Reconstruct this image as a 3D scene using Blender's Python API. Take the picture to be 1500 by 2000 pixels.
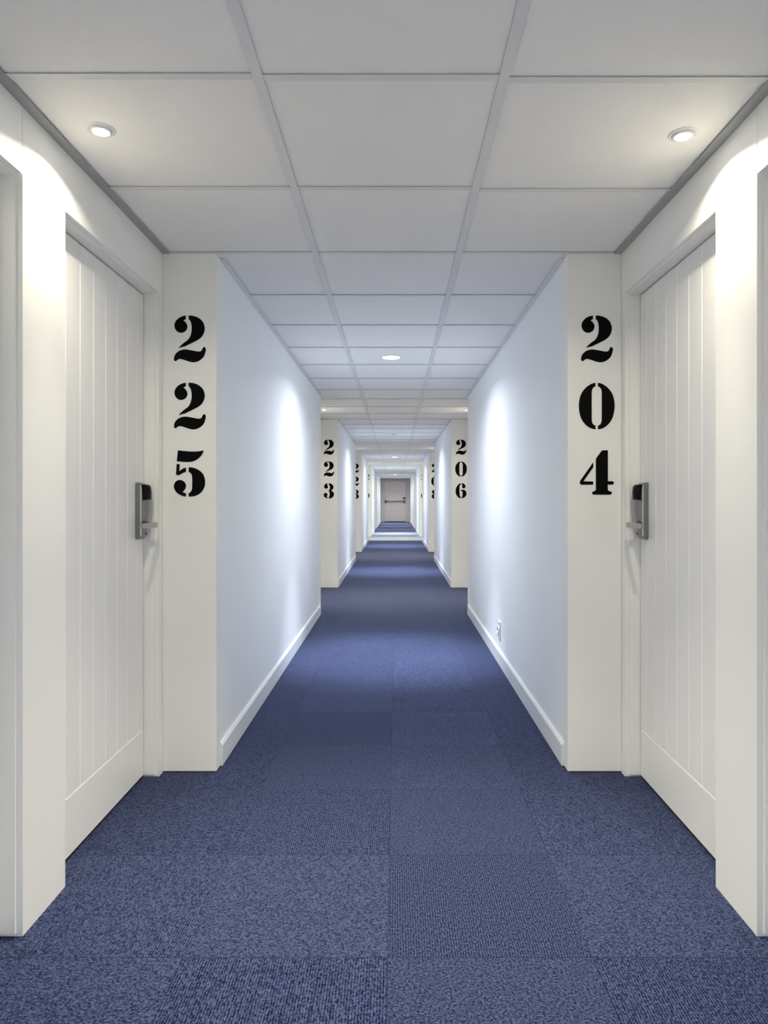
import bpy, bmesh, math, random
from mathutils import Vector
random.seed(4)
S = bpy.context.scene
C = S.collection
for o in list(bpy.data.objects): bpy.data.objects.remove(o, do_unlink=True)

# ------------------------------------------------------------------ measures (metres)
EYE = 1.133            # camera height
CEIL = 2.153           # ceiling height
CX = -0.0155           # centre line of the hallway
HALF = 0.7325          # half width between the narrow walls
WIDE = 0.9515          # half width in the door bays
R0, R1, PER = 0.91, 2.91, 6.05   # door bay from R0 to R1, repeated every PER
BACK, END = -8.0, 34.8
BAYS = range(0, 5)

# ------------------------------------------------------------------ camera
cam_d = bpy.data.cameras.new('camera'); cam = bpy.data.objects.new('camera', cam_d); C.objects.link(cam)
cam.location = (0, 0, EYE); cam.rotation_euler = (math.pi/2, 0, 0)
cam_d.sensor_fit = 'VERTICAL'; cam_d.sensor_height = 36.0; cam_d.sensor_width = 27.0
cam_d.lens = 1370/2000*36.0
cam_d.shift_x = -23/2000; cam_d.shift_y = -25/2000
cam_d.clip_start = 0.05; cam_d.clip_end = 100
S.camera = cam

# ------------------------------------------------------------------ world, exposure, lamp levels
w = bpy.data.worlds.new('world'); S.world = w; w.use_nodes = True
w.node_tree.nodes['Background'].inputs[0].default_value = (0.9, 0.95, 1.0, 1)
w.node_tree.nodes['Background'].inputs[1].default_value = 0.0
S.view_settings.view_transform = 'Standard'
S.view_settings.look = 'None'
S.view_settings.gamma = 1.0
S.view_settings.use_curve_mapping = False
S.view_settings.exposure = 1.62
S.cycles.max_bounces = 24; S.cycles.diffuse_bounces = 20; S.cycles.glossy_bounces = 6
WARM = (1.0, 0.915, 0.72)
COOL = (0.84, 0.92, 1.0)
AIM = 20.0             # the bay spots are gimballed away from the wall
BAY_W = 50.0           # power of each spot over a door bay
BAY_GLOW = 1.7
HALL_GLOW = 6.4
HALL_W = 135.0          # power of each lamp on the centre line

# ------------------------------------------------------------------ helpers
def mat(name, col, rough=0.5, metal=0.0, spec=0.5, noise=0.0, nscale=6.0, bump=0.0, bscale=300.0, emit=0.0, coat=0.0):
    m = bpy.data.materials.new(name); m.use_nodes = True
    nt = m.node_tree; b = nt.nodes['Principled BSDF']
    b.inputs['Base Color'].default_value = (*col, 1)
    b.inputs['Roughness'].default_value = rough
    b.inputs['Metallic'].default_value = metal
    b.inputs['Specular IOR Level'].default_value = spec
    b.inputs['Coat Weight'].default_value = coat
    if emit:
        b.inputs['Emission Color'].default_value = (*col, 1); b.inputs['Emission Strength'].default_value = emit
    tc = nt.nodes.new('ShaderNodeTexCoord')
    n = nt.nodes.new('ShaderNodeTexNoise'); n.inputs['Scale'].default_value = nscale; n.inputs['Detail'].default_value = 4
    nt.links.new(tc.outputs['Object'], n.inputs['Vector'])
    mx = nt.nodes.new('ShaderNodeMix'); mx.data_type = 'RGBA'
    mx.inputs[6].default_value = (*[c*(1-noise) for c in col], 1); mx.inputs[7].default_value = (*[min(1, c*(1+noise)) for c in col], 1)
    nt.links.new(n.outputs['Fac'], mx.inputs[0]); nt.links.new(mx.outputs[2], b.inputs['Base Color'])
    if bump:
        n2 = nt.nodes.new('ShaderNodeTexNoise'); n2.inputs['Scale'].default_value = bscale
        nt.links.new(tc.outputs['Object'], n2.inputs['Vector'])
        bp = nt.nodes.new('ShaderNodeBump'); bp.inputs['Strength'].default_value = bump; bp.inputs['Distance'].default_value = 0.001
        nt.links.new(n2.outputs['Fac'], bp.inputs['Height']); nt.links.new(bp.outputs['Normal'], b.inputs['Normal'])
    return m

M = {
    'hall_paint':  mat('hall_paint', (0.925, 0.935, 0.95), 0.55, spec=0.35, noise=0.015, nscale=3, bump=0.15, bscale=160),
    'cream_paint': mat('cream_paint', (0.94, 0.935, 0.895), 0.42, spec=0.4, noise=0.01, nscale=4),
    'door_paint':  mat('door_paint', (0.94, 0.93, 0.90), 0.4, spec=0.4, noise=0.01, nscale=4),
    'tile_ceil':   mat('ceiling_tile', (0.96, 0.945, 0.915), 0.9, spec=0.15, noise=0.02, nscale=14, bump=0.35, bscale=500),
    'tee':         mat('tee_bar', (0.82, 0.82, 0.81), 0.5, spec=0.4),
    'angle':       mat('wall_angle', (0.42, 0.42, 0.41), 0.5, spec=0.4),
    'plenum':      mat('plenum_dark', (0.03, 0.03, 0.03), 0.9),
    'skirting':    mat('skirting_paint', (0.86, 0.875, 0.885), 0.35, spec=0.5),
    'black':       mat('number_black', (0.003, 0.003, 0.003), 0.7, spec=0.08),
    'reader':      mat('reader_black', (0.002, 0.002, 0.002), 0.35, spec=0.15),
    'satin':       mat('satin_nickel', (0.27, 0.27, 0.265), 0.3, metal=1.0, noise=0.05, nscale=40),
    'chrome':      mat('polished_chrome', (0.42, 0.42, 0.43), 0.16, metal=1.0),
    'white_ring':  mat('lamp_ring_white', (0.85, 0.85, 0.84), 0.3, spec=0.5),
    'lens_warm':   mat('lamp_lens_warm', (1.0, 0.97, 0.93), 0.4, emit=9.0),
    'lens_cool':   mat('lamp_lens_cool', (0.96, 0.985, 1.0), 0.4, emit=8.0),
    'exit_door':   mat('exit_door_paint', (0.80, 0.71, 0.655), 0.45, noise=0.03, nscale=5),
    'exit_frame':  mat('exit_frame_paint', (0.78, 0.74, 0.70), 0.45),
    'end_wall':    mat('end_wall_paint', (0.68, 0.64, 0.59), 0.6, noise=0.02),
    'dark_bar':    mat('panic_bar_black', (0.02, 0.02, 0.022), 0.4),
    'threshold':   mat('threshold_black', (0.012, 0.012, 0.012), 0.6),  # exit door sill, and painted shade in the gaps of the bay doors
    'baffle':      mat('baffle_black', (0.0008, 0.0008, 0.0008), 1.0, spec=0.0),
    'plastic':     mat('socket_plastic', (0.85, 0.86, 0.86), 0.3, spec=0.5),
    'alu':         mat('brushed_aluminium', (0.75, 0.75, 0.74), 0.35, metal=1.0),
}

def link(name, bm, m, parent=None, smooth=False, mats=None):
    bmesh.ops.recalc_face_normals(bm, faces=bm.faces)
    me = bpy.data.meshes.new(name); bm.to_mesh(me); bm.free()
    for x in (mats or [m]): me.materials.append(x)
    if smooth:
        for p in me.polygons: p.use_smooth = True
    o = bpy.data.objects.new(name, me); C.objects.link(o)
    if parent: o.parent = parent
    return o

def box(bm, x0, x1, y0, y1, z0, z1, bev=0.0, mi=0):
    if x0 > x1: x0, x1 = x1, x0
    if y0 > y1: y0, y1 = y1, y0
    if z0 > z1: z0, z1 = z1, z0
    v = [bm.verts.new(p) for p in ((x0,y0,z0),(x1,y0,z0),(x1,y1,z0),(x0,y1,z0),(x0,y0,z1),(x1,y0,z1),(x1,y1,z1),(x0,y1,z1))]
    fs = [bm.faces.new([v[i] for i in q]) for q in ((0,3,2,1),(4,5,6,7),(0,1,5,4),(1,2,6,5),(2,3,7,6),(3,0,4,7))]
    for f in fs: f.material_index = mi
    if bev:
        es = list({e for f in fs for e in f.edges})
        r = bmesh.ops.bevel(bm, geom=es, offset=bev, segments=2, affect='EDGES', profile=0.5)
        for f in r['faces']: f.material_index = mi
    return fs

def cyl(bm, p0, p1, r0, r1=None, n=24, caps=True):
    r1 = r0 if r1 is None else r1
    p0, p1 = Vector(p0), Vector(p1); d = (p1-p0).normalized()
    a = d.orthogonal().normalized(); b = d.cross(a)
    A = [bm.verts.new(p0 + r0*(math.cos(t)*a + math.sin(t)*b)) for t in [2*math.pi*i/n for i in range(n)]]
    B = [bm.verts.new(p1 + r1*(math.cos(t)*a + math.sin(t)*b)) for t in [2*math.pi*i/n for i in range(n)]]
    for i in range(n): bm.faces.new((A[i], A[(i+1) % n], B[(i+1) % n], B[i]))
    if caps: bm.faces.new(A); bm.faces.new(B)

def lathe(bm, prof, n=48, cap_end=False):
    rings = []
    for r, z in prof:
        rings.append([bm.verts.new((r*math.cos(2*math.pi*i/n), r*math.sin(2*math.pi*i/n), z)) for i in range(n)])
    for a, b in zip(rings, rings[1:]):
        for i in range(n): bm.faces.new((a[i], a[(i+1) % n], b[(i+1) % n], b[i]))
    if cap_end: bm.faces.new(rings[-1])

def empty(name, loc):
    o = bpy.data.objects.new(name, None); C.objects.link(o); o.location = loc; o.empty_display_size = 0.1
    return o

def tag(o, label=None, cat=None, group=None, kind=None):
    if label: o['label'] = label
    if cat: o['category'] = cat
    if group: o['group'] = group
    if kind: o['kind'] = kind
    return o

def copy_tree(o, parent=None):
    c = o.copy(); C.objects.link(c)
    c.parent = parent
    for ch in list(o.children): copy_tree(ch, c)
    return c

def sx(side, a): return CX + side*a           # distance a from the centre line on one side

# ------------------------------------------------------------------ FLOOR: carpet tiles
def carpet():
    m = bpy.data.materials.new('carpet_tiles'); m.use_nodes = True
    nt = m.node_tree; N = nt.nodes; L = nt.links; b = N['Principled BSDF']
    tc = N.new('ShaderNodeTexCoord'); sp = N.new('ShaderNodeSeparateXYZ'); L.new(tc.outputs['Object'], sp.inputs[0])
    def mth(op, a, c=None, d=None):
        n = N.new('ShaderNodeMath'); n.operation = op
        for i, v in enumerate((a, c, d)):
            if v is None: continue
            if isinstance(v, (int, float)): n.inputs[i].default_value = v
            else: L.new(v, n.inputs[i])
        return n.outputs[0]
    def mixc(f, a, c):
        n = N.new('ShaderNodeMix'); n.data_type = 'RGBA'
        if isinstance(f, (int, float)): n.inputs[0].default_value = f
        else: L.new(f, n.inputs[0])
        for i, v in ((6, a), (7, c)):
            if isinstance(v, tuple): n.inputs[i].default_value = (*v, 1)
            else: L.new(v, n.inputs[i])
        return n.outputs[2]
    X, Y = sp.outputs[0], sp.outputs[1]
    u = mth('DIVIDE', mth('ADD', X, 0.020 + 5.06), 0.506)
    v = mth('DIVIDE', mth('ADD', Y, -1.734 + 10.0), 0.5)
    iu, iv = mth('FLOOR', u), mth('FLOOR', v)
    fu, fv = mth('FRACT', u), mth('FRACT', v)
    par = mth('MODULO', mth('ADD', iu, iv), 2.0)          # 0 / 1 : quarter turned
    # near tile row iv=19 (1.234..1.734), column iu=9 (left of centre): par 0 -> ribs run away from the camera
    cx_ = N.new('ShaderNodeMix'); cx_.data_type = 'FLOAT'; L.new(par, cx_.inputs[0]); L.new(X, cx_.inputs[2]); L.new(Y, cx_.inputs[3])
    rib = mth('SINE', mth('MULTIPLY', cx_.outputs[0], 2*math.pi/0.0068))
    amp = mth('SUBTRACT', 0.23, mth('MULTIPLY', par, 0.15))
    # fleck noise, a little stretched along the ribs
    n1 = N.new('ShaderNodeTexNoise'); n1.inputs['Scale'].default_value = 1.0; n1.inputs['Detail'].default_value = 2.5; n1.inputs['Roughness'].default_value = 0.65
    cb = N.new('ShaderNodeCombineXYZ')
    st = mth('ADD', 150.0, mth('MULTIPLY', par, 0.0))
    L.new(mth('MULTIPLY', X, mth('ADD', 210.0, mth('MULTIPLY', par, -40.0))), cb.inputs[0])
    L.new(mth('MULTIPLY', Y, mth('ADD', 130.0, mth('MULTIPLY', par, 60.0))), cb.inputs[1])
    L.new(mth('ADD', mth('MULTIPLY', iu, 7.3), mth('MULTIPLY', iv, 3.1)), cb.inputs[2])
    L.new(cb.outputs[0], n1.inputs['Vector'])
    fl = mth('MULTIPLY', mth('SUBTRACT', n1.outputs['Fac'], 0.5), 3.0)
    val = mth('ADD', mth('ADD', 0.40, fl), mth('MULTIPLY', rib, amp))
    wn = N.new('ShaderNodeTexWhiteNoise'); wn.noise_dimensions = '2D'
    cb2 = N.new('ShaderNodeCombineXYZ'); L.new(iu, cb2.inputs[0]); L.new(iv, cb2.inputs[1]); L.new(cb2.outputs[0], wn.inputs['Vector'])
    tone = mth('MULTIPLY', mth('SUBTRACT', wn.outputs['Value'], 0.5), 0.12)
    clampn = N.new('ShaderNodeClamp'); L.new(mth('ADD', val, tone), clampn.inputs[0])
    col = mixc(clampn.outputs[0], CARPET_DARK, CARPET_LIGHT)
    # a stretch of pale tiles far down the hallway
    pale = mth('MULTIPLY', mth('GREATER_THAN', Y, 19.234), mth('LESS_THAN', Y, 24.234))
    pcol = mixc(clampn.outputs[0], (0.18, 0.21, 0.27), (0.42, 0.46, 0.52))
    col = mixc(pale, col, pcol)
    # tile seams
    eu = mth('MULTIPLY', mth('MINIMUM', fu, mth('SUBTRACT', 1.0, fu)), 0.506)
    ev = mth('MULTIPLY', mth('MINIMUM', fv, mth('SUBTRACT', 1.0, fv)), 0.5)
    seam = mth('MAXIMUM', mth('LESS_THAN', eu, 0.0011), mth('LESS_THAN', ev, 0.0015))
    col = mixc(mth('MULTIPLY', seam, 0.7), col, (0.012, 0.014, 0.035))
    L.new(col, b.inputs['Base Color'])
    b.inputs['Roughness'].default_value = 0.95; b.inputs['Specular IOR Level'].default_value = 0.08
    b.inputs['Sheen Weight'].default_value = 0.35; b.inputs['Sheen Roughness'].default_value = 0.28
    b.inputs['Sheen Tint'].default_value = (0.7, 0.75, 1.0, 1)
    bp = N.new('ShaderNodeBump'); bp.inputs['Strength'].default_value = 0.5; bp.inputs['Distance'].default_value = 0.0015
    L.new(val, bp.inputs['Height']); L.new(bp.outputs['Normal'], b.inputs['Normal'])
    return m
CARPET_DARK = (0.003, 0.0065, 0.036)
CARPET_LIGHT = (0.086, 0.106, 0.200)
bm = bmesh.new(); box(bm, CX-1.25, CX+1.25, BACK-0.2, END+0.3, -0.05, 0.0)
floor = tag(link('floor', bm, carpet()), 'floor of square blue carpet tiles laid quarter turned along the hallway', 'floor', kind='structure')

# ------------------------------------------------------------------ WALLS
OW = 0.80              # door opening width
STEP = 0.008
OH = 1.968             # door opening height
DOOR_Y = (1.41, 2.46)  # centres of the two doors in a bay
def opens(k): return [(R0+PER*k + (c-R0) - OW/2 - STEP, R0+PER*k + (c-R0) + OW/2 + STEP) for c in DOOR_Y]

def build_wall(side, name):
    root = empty('wall_'+name, (sx(side, HALF), 0, 0))
    tag(root, f'{name} wall of the hallway, narrow bluish white stretches between cream door bays', 'wall', kind='structure')
    ox = sx(side, HALF)
    def B(bm, a0, a1, y0, y1, z0, z1, bev=0.0): box(bm, sx(side, a0)-ox, sx(side, a1)-ox, y0, y1, z0, z1, bev)
    # narrow stretches
    bm = bmesh.new()
    ends = [(BACK-0.1, R0-PER), (R1-PER, R0)] + [(R1+PER*k, R0+PER*(k+1)) for k in BAYS] + [(R1+PER*5, END+0.1)]
    for y0, y1 in ends: B(bm, HALF, WIDE+0.02, y0+0.064, y1-0.064, 0, CEIL+0.05)
    link('hall_wall', bm, M['hall_paint'], root)
    # cream cladding of the ends of the narrow stretches
    for i, (y0, y1) in enumerate(ends):
        for yy, s in ((y0, 1), (y1, -1)):
            if (i == 0 and s == 1) or (i == len(ends)-1 and s == -1): continue
            bm = bmesh.new()
            a, b_ = (yy, yy+0.065) if s == 1 else (yy-0.065, yy)
            B(bm, HALF-0.004, WIDE, a, b_, 0.004, CEIL-0.001, 0.0015)
            link('pillar_panel', bm, M['cream_paint'], root)
    # bays with the door openings
    for k in range(-1, 6):
        o = PER*k
        bm = bmesh.new()
        T = WIDE+0.05
        (a0, a1), (b0, b1) = opens(k)
        TH = WIDE+0.12
        B(bm, WIDE, TH, R0+o, a0, 0.0, CEIL+0.05)
        B(bm, WIDE, TH, a1+0.0, b0, 0.0, CEIL+0.05, 0.0)
        B(bm, WIDE, TH, b1, R1+o, 0.0, CEIL+0.05)
        B(bm, WIDE, TH, a0, a1-0.003, OH+STEP, CEIL+0.05)
        B(bm, WIDE+0.006, TH, a1-0.003, a1, OH+STEP, CEIL+0.05)
        B(bm, WIDE, TH, b0, b1, OH+STEP, CEIL+0.05)
        B(bm, TH, TH+0.05, R0+o-0.05, R1+o+0.05, 0.0, CEIL+0.05)
        link('bay_wall', bm, M['cream_paint'], root)
    # baseboards along the narrow stretches
    bm = bmesh.new()
    for y0, y1 in ends:
        ya, yb = y0+0.065, y1-0.065
        h, t = 0.10, 0.013
        pr = [(HALF+0.001, 0.002), (HALF-t, 0.002), (HALF-t, h-0.012), (HALF-t*0.45, h-0.001), (HALF+0.001, h)]
        vs = [[bm.verts.new((sx(side, a), y, z)) for a, z in pr] for y in (ya, yb)]
        n = len(pr)
        for i in range(n): bm.faces.new((vs[0][i], vs[0][(i+1) % n], vs[1][(i+1) % n], vs[1][i]))
        bm.faces.new(vs[0]); bm.faces.new(vs[1])
    tag(link('baseboard_'+name, bm, M['skirting']), f'white baseboard along the {name} side of the hallway', 'baseboard', kind='structure')
build_wall(-1, 'left'); build_wall(1, 'right')

bm = bmesh.new(); box(bm, CX-1.2, CX+1.2, BACK-0.15, BACK, 0, CEIL+0.05)
tag(link('wall_back', bm, M['hall_paint']), 'plain wall closing the hallway behind the viewer', 'wall', kind='structure')

# ------------------------------------------------------------------ END WALL and exit door
EX0, EX1, EH = -0.545, 0.505, 2.02
bm = bmesh.new()
box(bm, CX-1.0, EX0-0.04, END, END+0.1, 0, CEIL+0.05); box(bm, EX1+0.04, CX+1.0, END, END+0.1, 0, CEIL+0.05)
box(bm, EX0-0.04, EX1+0.04, END, END+0.1, EH+0.04, CEIL+0.05)
tag(link('wall_end', bm, M['end_wall']), 'greyish beige wall closing the far end of the hallway', 'wall', kind='structure')
ed = empty('door_21', ((EX0+EX1)/2, END, 0))
tag(ed, 'grey beige exit door with a black push bar at the far end of the hallway', 'door', kind='structure')
hw = (EX1-EX0)/2
bm = bmesh.new()
box(bm, -hw-0.04, -hw, -0.02, 0.09, 0.0, EH+0.04, 0.003); box(bm, hw, hw+0.04, -0.02, 0.09, 0.0, EH+0.04, 0.003); box(bm, -hw, hw, -0.02, 0.09, EH, EH+0.04, 0.003)
link('door_frame', bm, M['exit_frame'], ed)
bm = bmesh.new(); box(bm, -hw+0.006, hw-0.006, 0.015, 0.065, 0.03, EH-0.006, 0.003)
lf = link('door_leaf', bm, M['exit_door'], ed)
bm = bmesh.new(); box(bm, -hw+0.16, hw-0.16, 0.008, 0.014, 0.032, 0.075, 0.001)
link('kick_strip', bm, M['alu'], lf)
bm = bmesh.new(); box(bm, -hw, hw, -0.02, 0.09, 0.001, 0.022, 0.003)
link('threshold', bm, M['threshold'], ed)
bm = bmesh.new()
cyl(bm, (-hw+0.05, -0.075, 1.02), (hw-0.09, -0.075, 1.02), 0.017)
pb = link('push_bar', bm, M['dark_bar'], ed, smooth=False)
for x in (-hw+0.045, hw-0.09):
    bm = bmesh.new(); box(bm, x-0.03, x+0.03, -0.10, 0.014, 0.955, 1.09, 0.006)
    link('bar_bracket', bm, M['dark_bar'], pb)
bm = bmesh.new(); box(bm, hw-0.15, hw-0.02, -0.03, 0.014, 1.155, 1.22, 0.006)
link('latch_box', bm, M['dark_bar'], ed)

# ------------------------------------------------------------------ CEILING
PITCH = 0.606
L1, L2 = -0.334, 0.263       # the two long tees
rows = []
y = 2.910
while y > BACK-0.1: y -= PITCH
while y < END+0.1: rows.append(y); y += PITCH
def wide_at(y): 
    for k in range(0, 6):
        if R0+PER*k - 0.001 <= y <= R1+PER*k + 0.001: return True
    return False
def skew(y, colm):           # the grid is not perfectly true near the viewer
    if colm == 2 and 1.5 < y < 2.6: return 0.010 + (0.006 if y > 2 else 0)
    if colm == 0 and 1.5 < y < 1.9: return -0.004
    return 0.0
bm = bmesh.new(); grid = bmesh.new(); ang = bmesh.new()
TZ = CEIL + 0.004
for a, b_ in zip(rows, rows[1:]):
    for colm, (xl, xr) in enumerate(((CX-WIDE-0.01, L1), (L1, L2), (L2, CX+WIDE+0.01))):
        y0, y1 = a+skew(a, colm)+0.007, b_+skew(b_, colm)-0.007
        box(bm, xl+0.007, xr-0.007, y0, y1, TZ, TZ+0.015)
box(bm, CX-1.2, CX+1.2, BACK-0.2, END+0.3, CEIL+0.045, CEIL+0.10, mi=1)
ceiling = tag(link('ceiling', bm, None, mats=[M['tile_ceil'], M['plenum']]), 'suspended ceiling of square white tiles in a thin metal grid', 'ceiling', kind='structure')
ceiling.parent = None
for x in (L1, L2):
    box(grid, x-0.0125, x+0.0125, BACK-0.1, END+0.1, CEIL, CEIL+0.0014); box(grid, x-0.0012, x+0.0012, BACK-0.1, END+0.1, CEIL+0.001, CEIL+0.03)
for yy in rows:
    for colm, (xl, xr) in enumerate(((CX-WIDE-0.01, L1-0.013), (L1+0.013, L2-0.013), (L2+0.013, CX+WIDE+0.01))):
        yk = yy+skew(yy, colm)
        box(grid, xl, xr, yk-0.0115, yk+0.0115, CEIL-0.0002, CEIL+0.0012); box(grid, xl, xr, yk-0.0012, yk+0.0012, CEIL+0.001, CEIL+0.03)
link('ceiling_grid', grid, M['tee'], ceiling)
for side in (-1, 1):
    for k in range(-1, 6):
        o = PER*k
        box(ang, sx(side, WIDE), sx(side, WIDE-0.031), R0+o+0.001, R1+o-0.001, CEIL-0.003, CEIL-0.0012)
        box(ang, sx(side, WIDE), sx(side, WIDE-0.002), R0+o+0.001, R1+o-0.001, CEIL-0.0012, CEIL+0.02)
link('bay_wall_angle', ang, M['angle'], ceiling)
ang = bmesh.new()
for side in (-1, 1):
    for y0, y1 in [(BACK, R0-PER), (R1-PER, R0)] + [(R1+PER*k, R0+PER*(k+1)) for k in BAYS] + [(R1+PER*5, END)]:
        box(ang, sx(side, HALF), sx(side, HALF-0.022), y0+0.066, y1-0.066, CEIL-0.003, CEIL-0.001)
link('hall_wall_angle', ang, M['tee'], ceiling)

# ------------------------------------------------------------------ DOORS with frame and card lock
def build_door(side, dirn, loc):
    """local u = depth into the wall, v = along the wall towards the lock edge"""
    root = empty('door_1', loc)
    def P(u, v, z): return (side*u, dirn*v, z)
    def B(bm, u0, u1, v0, v1, z0, z1, bev=0.0): box(bm, side*u0, side*u1, dirn*v0, dirn*v1, z0, z1, bev)
    h = OW/2; g = STEP
    # frame
    bm = bmesh.new()
    for s in (-1, 1):
        v0, v1 = (h, h+g) if s > 0 else (-h-g, -h)
        B(bm, 0.016, 0.105, v0, v1, 0.009, OH)
    B(bm, 0.016, 0.105, -h-g, h+g, OH, OH+g)
    link('door_frame', bm, M['cream_paint'], root)
    # leaf: front skin cut by V grooves above a lower rail
    front, t = 0.062, 0.042
    z0, z1, rail = 0.010, OH-0.005, 0.197
    gx = [(-h+0.004) + 0.0205 + 0.101*i for i in range(8)]
    gx = [v for v in gx if v < h-0.03]
    gw, gd = 0.0035, 0.0035
    bm = bmesh.new()
    prof = [(-h+0.005, front)]
    for v in gx: prof += [(v-gw, front), (v, front+gd), (v+gw, front)]
    prof += [(h-0.005, front)]
    lo = [bm.verts.new(P(u, v, rail+gw)) for v, u in prof]; hi = [bm.verts.new(P(u, v, z1)) for v, u in prof]
    for i in range(len(prof)-1): bm.faces.new((lo[i], lo[i+1], hi[i+1], hi[i]))
    # horizontal groove and lower rail
    gl = [bm.verts.new(P(front+gd, v, rail)) for v, u in prof]
    for i in range(len(prof)-1): bm.faces.new((gl[i], gl[i+1], lo[i+1], lo[i]))
    rl = [bm.verts.new(P(front, v, rail-gw)) for v in (prof[0][0], prof[-1][0])]
    bm.faces.new(gl + [rl[1], rl[0]])
    bt = [bm.verts.new(P(front, v, z0)) for v in (prof[0][0], prof[-1][0])]
    bm.faces.new((rl[0], rl[1], bt[1], bt[0]))
    # back and edges
    bk = [bm.verts.new(P(front+t, v, z)) for v, z in ((-h+0.005, z0), (h-0.005, z0), (h-0.005, z1), (-h+0.005, z1))]
    bm.faces.new(bk)
    bm.faces.new((bt[0], bt[1], bk[1], bk[0]))
    bm.faces.new(hi + [bk[2], bk[3]])
    bm.faces.new((bt[0], rl[0], gl[0], lo[0], hi[0], bk[3], bk[0]))
    bm.faces.new((bt[1], rl[1], gl[-1], lo[-1], hi[-1], bk[2], bk[1]))
    link('door_leaf', bm, M['door_paint'], root)
    bm = bmesh.new()  # black strips put the shade of the gap round the leaf into colour
    for s_ in (-1, 1): B(bm, 0.068, 0.098, s_*h, s_*(h-0.0055), 0.012, OH)
    B(bm, 0.068, 0.098, -h, h, OH-0.0045, OH)
    link('door_seal', bm, M['threshold'], root)
    bm = bmesh.new(); B(bm, 0.066, 0.118, -h, h, 0.0005, 0.003)  # dark sheet standing in for the shade under the leaf
    link('threshold', bm, M['threshold'], root)
    # lock body: base housing, convex face
    vc = 0.343; hwid = 0.034
    zb, zt = 0.974, 1.199
    bm = bmesh.new()
    secs = []
    nz = 18
    for i in range(nz+1):
        s = i/nz; z = zb + (zt-zb)*s
        # face bulges out around the middle, tapers at the ends
        e = min(1, (s/0.06)**0.5 if s < 0.06 else 1, ((1-s)/0.07)**0.5 if s > 0.93 else 1)
        bulge = 0.010 + 0.012*math.sin(math.pi*min(1, max(0, (s-0.22)/0.78)))**0.8
        wv = hwid*(0.90+0.10*e)
        pts = []
        pts.append((front, -wv)); pts.append((front-0.022*(0.55+0.45*e), -wv))
        for j in range(1, 8):
            q = -1 + 2*j/8
            pts.append((front-0.022*(0.55+0.45*e) - bulge*e*(1-q*q)**0.6, q*wv*0.94))
        pts.append((front-0.022*(0.55+0.45*e), wv)); pts.append((front, wv))
        secs.append([bm.verts.new(P(u, vc+v, z)) for u, v in pts])
    for A, Bq in zip(secs, secs[1:]):
        n = len(A)
        for i in range(n): bm.faces.new((A[i], A[(i+1) % n], Bq[(i+1) % n], Bq[i]))
    bm.faces.new(secs[0]); bm.faces.new(secs[-1])
    lock = link('door_lock', bm, M['satin'], root, smooth=False)
    lock['label'] = 'satin metal card lock'
    bm = bmesh.new(); B(bm, front-0.0200, front-0.0245, vc-0.0355, vc-0.0305, zb+0.012, zt-0.010, 0.0012)  # bright strip standing in for the highlight along the lock edge
    link('edge_strip', bm, M['alu'], lock)
    # black card reader window
    bm = bmesh.new()
    secs = []
    for z, k_ in ((1.128, 0.2), (1.132, 1), (1.160, 1.05), (1.182, 0.95), (1.191, 0.6)):
        pts = []
        for j in range(9):
            q = -1 + 2*j/8
            pts.append((front-0.024 - (0.0235*k_)*(1-(abs(q)*0.93)**2.6)**0.5 - 0.0015, vc+q*0.030))
        pts.append((front-0.012, vc+0.030)); pts.append((front-0.012, vc-0.030))
        secs.append([bm.verts.new(P(u, v, z)) for u, v in pts])
    for A, Bq in zip(secs, secs[1:]):
        n = len(A)
        for i in range(n): bm.faces.new((A[i], A[(i+1) % n], Bq[(i+1) % n], Bq[i]))
    bm.faces.new(secs[0]); bm.faces.new(secs[-1])
    link('card_reader', bm, M['reader'], lock)['label'] = 'black card reader'
    # lever
    bm = bmesh.new()
    zl = 1.030
    cyl(bm, P(front-0.02, vc-0.002, zl), P(front-0.042, vc-0.002, zl), 0.0125, 0.0115)
    cyl(bm, P(front-0.042, vc-0.002, zl), P(front-0.064, vc-0.002, zl), 0.0088)
    secs = []
    for i in range(9):
        s = i/8
        v = vc+0.010 - 0.130*s
        uo = front-0.074 + 0.012*s*s; th = 0.014
        hh = 0.0115 - 0.002*s
        prof2 = [(0, -0.7), (0.25, -1), (0.75, -1), (1, -0.7), (1, 0.7), (0.75, 1), (0.25, 1), (0, 0.7)]
        secs.append([bm.verts.new(P(uo+th*a, v, zl+hh*b_)) for a, b_ in prof2])
    for A, Bq in zip(secs, secs[1:]):
        for i in range(8): bm.faces.new((A[i], A[(i+1) % 8], Bq[(i+1) % 8], Bq[i]))
    bm.faces.new(secs[0]); bm.faces.new(secs[-1])
    link('lever_handle', bm, M['chrome'], lock)['label'] = 'chrome lever handle'
    bm = bmesh.new(); cyl(bm, P(front-0.020, vc, 0.996), P(front-0.0345, vc, 0.996), 0.0038, n=12)
    link('key_cover', bm, M['dark_bar'], lock)
    return root

protos = {}
n = 0
words = {0: 'nearest', 1: 'second', 2: 'third', 3: 'fourth', 4: 'fifth'}
nums_l = {0: '225', 1: '223', 2: None, 3: '219'}
for k in BAYS:
    for side in (-1, 1):
        for j, dirn in ((1, 1), (0, -1)):
            n += 1
            loc = (sx(side, WIDE), DOOR_Y[j]+PER*k, 0)
            key = (side, dirn)
            if key not in protos: d = build_door(side, dirn, loc); protos[key] = d
            else: d = copy_tree(protos[key]); d.location = loc
            d.name = f'door_{n}'
            sn = 'left' if side < 0 else 'right'
            where = 'beyond the cream wall strip' if j else 'at the near end of the bay'
            tag(d, f'cream grooved door in the {sn} wall, {words[k]} door bay from the viewer, {where}', 'door', kind='structure')

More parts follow.
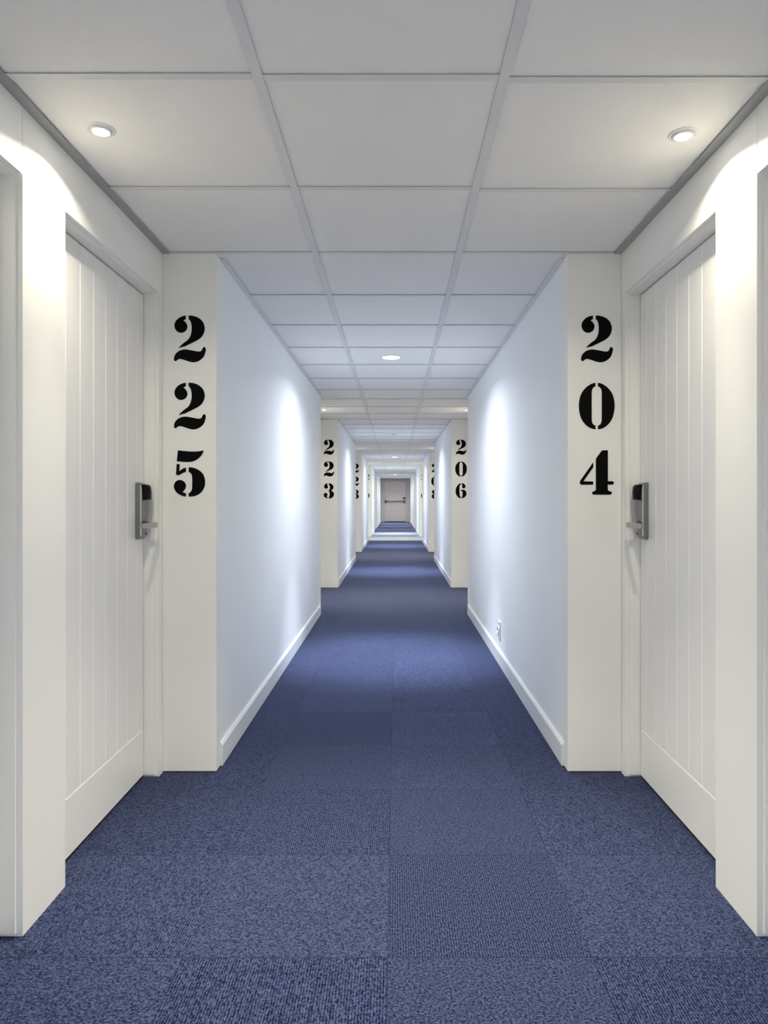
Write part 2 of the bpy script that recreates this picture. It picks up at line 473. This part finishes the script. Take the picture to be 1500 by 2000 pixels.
# ------------------------------------------------------------------ ROOM NUMBERS (stencil digits)
def spline(pts, seg=6):
    """pts: (x,y) smooth or (x,y,'c') corner; closed Catmull-Rom outline"""
    n = len(pts); out = []
    for i in range(n):
        p0, p1, p2, p3 = pts[i-1], pts[i], pts[(i+1) % n], pts[(i+2) % n]
        c1, c2 = len(p1) > 2, len(p2) > 2
        out.append((p1[0], p1[1]))
        if c1 and c2: continue
        P1, P2 = Vector(p1[:2]), Vector(p2[:2])
        d = (P2-P1).length
        def tg(a, b_, c):
            a, b_, c = Vector(a[:2]), Vector(b_[:2]), Vector(c[:2])
            t = (c-a)
            return t.normalized()*d if t.length else Vector((0, 0))
        t1 = (P2-P1) if c1 else tg(p0, p1, p2)
        t2 = (P2-P1) if c2 else tg(p1, p2, p3)
        if c1: t1 = 2*(P2-P1) - t2 if not c2 else t1; t1 = t1.normalized()*d
        if c2 and not c1: t2 = 2*(P2-P1) - t1; t2 = t2.normalized()*d
        for s in range(1, seg):
            t = s/seg; h1 = 2*t**3-3*t*t+1; h2 = t**3-2*t*t+t; h3 = -2*t**3+3*t*t; h4 = t**3-t*t
            q = h1*P1 + h2*t1 + h3*P2 + h4*t2
            out.append((q.x, q.y))
    return out
c = 'c'
G = {}   # glyph: (x centre, y top, height, outlines)
G['2'] = (772, 115, 1710, [
 [(632,112,c),(632,240,c),(592,258),(545,290,c),(640,380),(690,510),(648,645),(560,718),(450,742),(330,705),(245,605),(215,480),(248,340),(355,215),(490,142)],
 [(735,110,c),(900,122),(1090,190),(1245,325),(1318,500),(1322,650),(1255,830),(1130,965),(950,1070),(700,1190),(585,1245),(490,1262),(370,1312,c),(430,1230),(560,1112),(700,1008),(782,900),(835,740),(848,550),(830,400),(795,305),(735,240,c)],
 [(600,1355),(850,1388),(1110,1432),(1205,1400),(1248,1320),(1305,1262),(1365,1330),(1350,1450),(1285,1620),(1150,1750),(1010,1812),(880,1825),(720,1790),(550,1732),(405,1702),(330,1732),(255,1788),(200,1740),(207,1630),(262,1515),(400,1402)]])
G['5'] = (768, 135, 1705, [
 [(340,135,c),(600,165),(850,182),(1080,175),(1285,138,c),(1215,300),(1090,435),(900,540),(680,568),(480,555),(295,535,c)],
 [(295,636,c),(410,650,c),(388,905,c),(500,822),(632,770,c),(632,930,c),(490,985),(390,1045),(320,1052),(265,1015,c)],
 [(735,762,c),(900,777),(1100,860),(1262,1015),(1335,1240),(1310,1490),(1185,1685),(1010,1800),(880,1830),(735,1838,c),(735,1715,c),(810,1660),(852,1570),(862,1430),(862,1150),(842,1030),(800,970),(735,935,c)],
 [(420,1225),(545,1275),(630,1400),(605,1550),(508,1662,c),(560,1695),(632,1715,c),(632,1838,c),(480,1800),(330,1720),(222,1590),(190,1450),(235,1315),(320,1245)]])
zl = [(710,130,c),(550,172),(350,310),(190,530),(112,800),(106,1100),(180,1420),(330,1650),(520,1790),(710,1835,c),(710,1700,c),(622,1648),(580,1550),(572,1440),(572,520),(582,400),(630,305),(710,260,c)]
G['0'] = (756, 130, 1705, [zl, [(1512-p[0],)+tuple(p[1:]) for p in zl]])
G['4'] = (750, 152, 1634, [
 [(960,155,c),(1150,150,c),(1160,170,c),(1160,1290,c),(1335,1290,c),(1378,1353),(1335,1415,c),(1155,1415,c),(1155,1600,c),(1200,1648),(1285,1678),(1305,1735),(1240,1785,c),(640,1785,c),(578,1735),(600,1678),(680,1648),(718,1600,c),(718,470,c),(760,400,c),(920,185,c)],
 [(620,600,c),(625,770,c),(260,1295,c),(618,1300,c),(618,1415,c),(200,1420,c),(140,1385),(130,1320),(165,1240,c)]])
G['3'] = (285, 1405, 442, [
 [(247,1408,c),(247,1445,c),(225,1455,c),(255,1480),(262,1512),(240,1550),(202,1565),(162,1542),(145,1497),(165,1442),(205,1414)],
 [(280,1406,c),(340,1412),(398,1450),(422,1510),(405,1572),(345,1618,c),(402,1652),(436,1712),(425,1775),(382,1825),(335,1845),(280,1848,c),(280,1818,c),(300,1790),(307,1740),(307,1680),(292,1640),(245,1622,c),(290,1608),(308,1575),(314,1520),(305,1470),(280,1440,c)],
 [(195,1685),(235,1705),(245,1745),(220,1790,c),(247,1815,c),(247,1846,c),(187,1825),(146,1785),(132,1737),(155,1697)]])
G['6'] = (282, 1395, 445, [
 [(280,1395,c),(215,1420),(152,1500),(122,1612),(140,1722),(198,1802),(280,1840,c),(280,1802,c),(250,1770),(240,1700),(238,1540),(248,1460),(280,1430,c)],
 [(302,1395,c),(352,1402),(400,1440),(415,1490),(395,1530),(355,1545),(320,1522),(312,1482),(325,1442,c),(302,1428,c)],
 [(278,1600,c),(340,1582),(402,1605),(438,1662),(434,1740),(388,1802),(302,1840,c),(302,1802,c),(323,1765),(325,1700),(322,1628,c),(285,1625,c)]])
el = [(272,1408,c),(210,1424),(158,1468),(150,1530),(180,1585),(222,1622,c),(152,1668),(132,1732),(162,1800),(215,1838),(272,1848,c),(272,1815,c),(252,1780),(248,1720),(258,1660),(272,1638,c),(272,1600,c),(260,1570),(254,1520),(258,1462),(272,1438,c)]
G['8'] = (285, 1405, 442, [el, [(570-p[0],)+tuple(p[1:]) for p in el]])
G['9'] = (282, 1395, 445, [[(564-p[0], 3235-p[1])+tuple(p[2:]) for p in q] for q in G['6'][3]])
G['1'] = (285, 1405, 443, [[(330,1405,c),(330,1795,c),(350,1812),(388,1822,c),(388,1848,c),(182,1848,c),(182,1822,c),(220,1812),(240,1795,c),(240,1490,c),(180,1520,c),(180,1495,c),(250,1460),(290,1405,c)]])
glyph_mesh = {}
def digit_mesh(ch):
    if ch in glyph_mesh: return glyph_mesh[ch]
    xc, yt, hh, outl = G[ch]; H = 0.193*(hh/1710 if hh > 1000 else 1.0)
    k = H/hh
    bm = bmesh.new()
    for o in outl:
        pts = spline(o)
        vs = [bm.verts.new(((x-xc)*k, 0, -(y-yt)*k)) for x, y in pts]
        f = bm.faces.new(vs)
        r = bmesh.ops.extrude_face_region(bm, geom=[f])
        for v in [e for e in r['geom'] if isinstance(e, bmesh.types.BMVert)]: v.co.y -= 0.0012
    ngon = [f for f in bm.faces if len(f.verts) > 4]
    bmesh.ops.triangulate(bm, faces=ngon, ngon_method='BEAUTY')
    bmesh.ops.recalc_face_normals(bm, faces=bm.faces)
    me = bpy.data.meshes.new('digit'); bm.to_mesh(me); bm.free(); me.materials.append(M['black'])
    glyph_mesh[ch] = me
    return me
NUMS = [
 (0, -1, '225', 'large black stencil number 225 down the nearest pillar on the left'),
 (0, 1, '204', 'large black stencil number 204 down the nearest pillar on the right'),
 (1, -1, '223', 'black stencil number 223 down the second pillar on the left, fully readable'),
 (1, 1, '206', 'black stencil number 206 down the second pillar on the right'),
 (2, -1, '223', 'black stencil number on the third left pillar, its left half hidden by the wall'),
 (2, 1, '208', 'black stencil number 208 on the third right pillar, partly hidden'),
 (3, -1, '219', 'tiny black stencil number on the fourth left pillar, only slivers showing'),
 (3, 1, '210', 'tiny black stencil number on the fourth right pillar, only slivers showing'),
]
for k, side, txt, lab in NUMS:
    yy = R1+PER*k
    xx = -0.855 if side < 0 else 0.8335
    e = tag(empty('room_number', (xx, yy-0.0002, 1.335)), lab, 'number', 'stencil room numbers on the pillars')
    for i, ch in enumerate(txt):
        o = bpy.data.objects.new('digit', digit_mesh(ch)); C.objects.link(o); o.parent = e
        o.location = (0, 0, (1.894, 1.6155, 1.336)[i] - 1.335)

# ------------------------------------------------------------------ LAMPS
def build_spot():
    """small recessed spot: white ring, tilted inner collar, glowing lens, own light"""
    root = empty('downlight', (0, 0, 0))
    bm = bmesh.new(); lathe(bm, [(0.0395, 0.004), (0.0395, -0.0015), (0.036, -0.003), (0.0285, -0.003), (0.0285, -0.0015), (0.0285, 0.004)])
    link('trim_ring', bm, M['white_ring'], root, smooth=True)
    bm = bmesh.new(); lathe(bm, [(0.0285, -0.002), (0.028, -0.0075), (0.0255, -0.0085), (0.0225, -0.0075), (0.0215, -0.003), (0.0215, 0.002)])
    link('inner_collar', bm, M['white_ring'], root, smooth=True)
    bm = bmesh.new(); lathe(bm, [(0.0213, -0.004), (0.012, -0.0048), (0.001, -0.005)], cap_end=True)
    link('lens', bm, M['lens_warm'], root)
    ld = bpy.data.lights.new('bay_spot', 'SPOT'); ld.energy = BAY_W; ld.color = WARM; ld.spot_size = math.radians(72); ld.spot_blend = 1.0; ld.shadow_soft_size = 0.006
    lg = bpy.data.lights.new('bay_glow', 'AREA'); lg.shape = 'DISK'; lg.size = 0.04; lg.energy = BAY_GLOW; lg.spread = math.radians(146); lg.color = WARM
    g_ = bpy.data.objects.new('lamp_glow', lg); C.objects.link(g_); g_.parent = root; g_.location = (0, 0, -0.011)
    l = bpy.data.objects.new('lamp_light', ld); C.objects.link(l); l.parent = root; l.location = (0, 0, -0.010); l.rotation_euler = (0, math.radians(AIM), 0)
    return root
def build_disc(lip, lens_r=0.064, deep_set=False):
    root = empty('downlight', (0, 0, 0))
    bm = bmesh.new(); lathe(bm, [(lens_r+0.012, 0.004), (lens_r+0.012, -0.001), (lens_r+0.009, -lip), (lens_r+0.001, -lip), (lens_r, -lip+0.002), (lens_r, 0.002)])
    link('trim_ring', bm, M['white_ring'], root, smooth=True)
    if deep_set:
        bm = bmesh.new(); lathe(bm, [(lens_r-0.0005, -0.001), (lens_r-0.0005, -lip+0.001)])
        link('baffle', bm, M['baffle'], root, smooth=True)['label'] = 'black inner baffle'
    bm = bmesh.new(); lathe(bm, [(lens_r-0.001, -0.0005), (lens_r*0.5, -0.0012), (0.001, -0.0014)], cap_end=True)
    link('lens', bm, M['lens_cool'], root)
    ld = bpy.data.lights.new('hall_disc', 'SPOT'); ld.spot_size = math.radians(54); ld.spot_blend = 1.0; ld.shadow_soft_size = 0.003; ld.energy = HALL_W; ld.color = COOL
    l = bpy.data.objects.new('lamp_light', ld); C.objects.link(l); l.parent = root; l.location = (0, 0, -0.004 if deep_set else -lip-0.003)
    ld = bpy.data.lights.new('hall_glow', 'AREA'); ld.shape = 'DISK'; ld.size = 0.11; ld.energy = HALL_GLOW; ld.spread = math.radians(154); ld.color = COOL
    l = bpy.data.objects.new('lamp_glow', ld); C.objects.link(l); l.parent = root; l.location = (0, 0, -0.003 if deep_set else -lip-0.004); ld.size = 0.045 if deep_set else 0.11; ld.spread = math.radians(150 if deep_set else 154)
    return root
sp = None
wd = {-1: 'unseen rear', 0: 'nearest', 1: 'second', 2: 'third', 3: 'fourth', 4: 'fifth', 5: 'last'}
for k in range(-1, 6):
    for side in (-1, 1):
        r = build_spot() if sp is None else copy_tree(sp)
        sp = sp or r
        for q in r.children:
            if q.type == 'LIGHT': q.rotation_euler = (0, math.radians(AIM)*side*(0.5 if 'glow' in q.name else 1), 0)
        r.location = (-0.817 if side < 0 else 0.806, (1.943 if side < 0 else 1.968)+PER*k, CEIL+0.004)
        tag(r, f'small round ceiling spotlight over the {"left" if side < 0 else "right"} side of the {wd[k]} door bay', 'ceiling light', 'small spotlights over the door bays')
bright = None; deep = None
hall = [(-1.0, 0, 'centre ceiling lamp just behind the viewer'), (-6.6, 0, 'centre ceiling lamp far behind the viewer'),
        (5.06, 0, 'bright round ceiling lamp on the centre line, nearest and largest of its row'),
        (11.0, 1, 'slim white lamp rim, not glowing, on the centre line beyond the second pair of numbers'),  # recessed lamp inferred from the lit stretch, lens kept out of view
        (17.0, 0, 'small bright round centre lamp, middle one of the three glowing along the centre line'),
        (23.1, 1, 'farther slim round lamp rim on the centre line, hardly visible'),
        (32.7, 1, 'slim round lamp rim in front of the exit door, too small to make out'),  # extra lamp added to brighten the exit door, no source seen there
        (29.3, 0, 'farthest bright centre ceiling lamp, just above the exit door')]
for yy, dp, lab in hall:
    if dp: r = build_disc(0.016, 0.05, True) if deep is None else copy_tree(deep); deep = deep or r
    else: r = build_disc(0.004) if bright is None else copy_tree(bright); bright = bright or r
    r.location = (-0.033, yy, CEIL+0.004)
    tag(r, lab, 'ceiling light', 'round lamps along the centre of the ceiling')

# ------------------------------------------------------------------ wall socket, low on the right wall
sk = tag(empty('wall_socket', (sx(1, HALF), 4.83, 0.235)), 'small white wall socket low on the right wall just above the baseboard', 'socket')
bm = bmesh.new(); box(bm, -0.010, 0.0, -0.043, 0.043, -0.058, 0.058, 0.003)
link('cover_plate', bm, M['plastic'], sk)
bm = bmesh.new(); 
nseg = 32
def ring_x(r, x): return [bm.verts.new((x, r*math.cos(2*math.pi*i/nseg), r*math.sin(2*math.pi*i/nseg))) for i in range(nseg)]
rs = [ring_x(0.029, -0.010), ring_x(0.028, -0.017), ring_x(0.024, -0.017), ring_x(0.022, -0.0105)]
for a, b_ in zip(rs, rs[1:]):
    for i in range(nseg): bm.faces.new((a[i], a[(i+1) % nseg], b_[(i+1) % nseg], b_[i]))
bm.faces.new(rs[-1])
link('socket_well', bm, M['plastic'], sk)
for s in (-1, 1):
    bm = bmesh.new(); cyl(bm, (-0.0125, s*0.0095, 0), (-0.009, s*0.0095, 0), 0.003, n=12)
    link('pin_hole', bm, M['dark_bar'], sk)
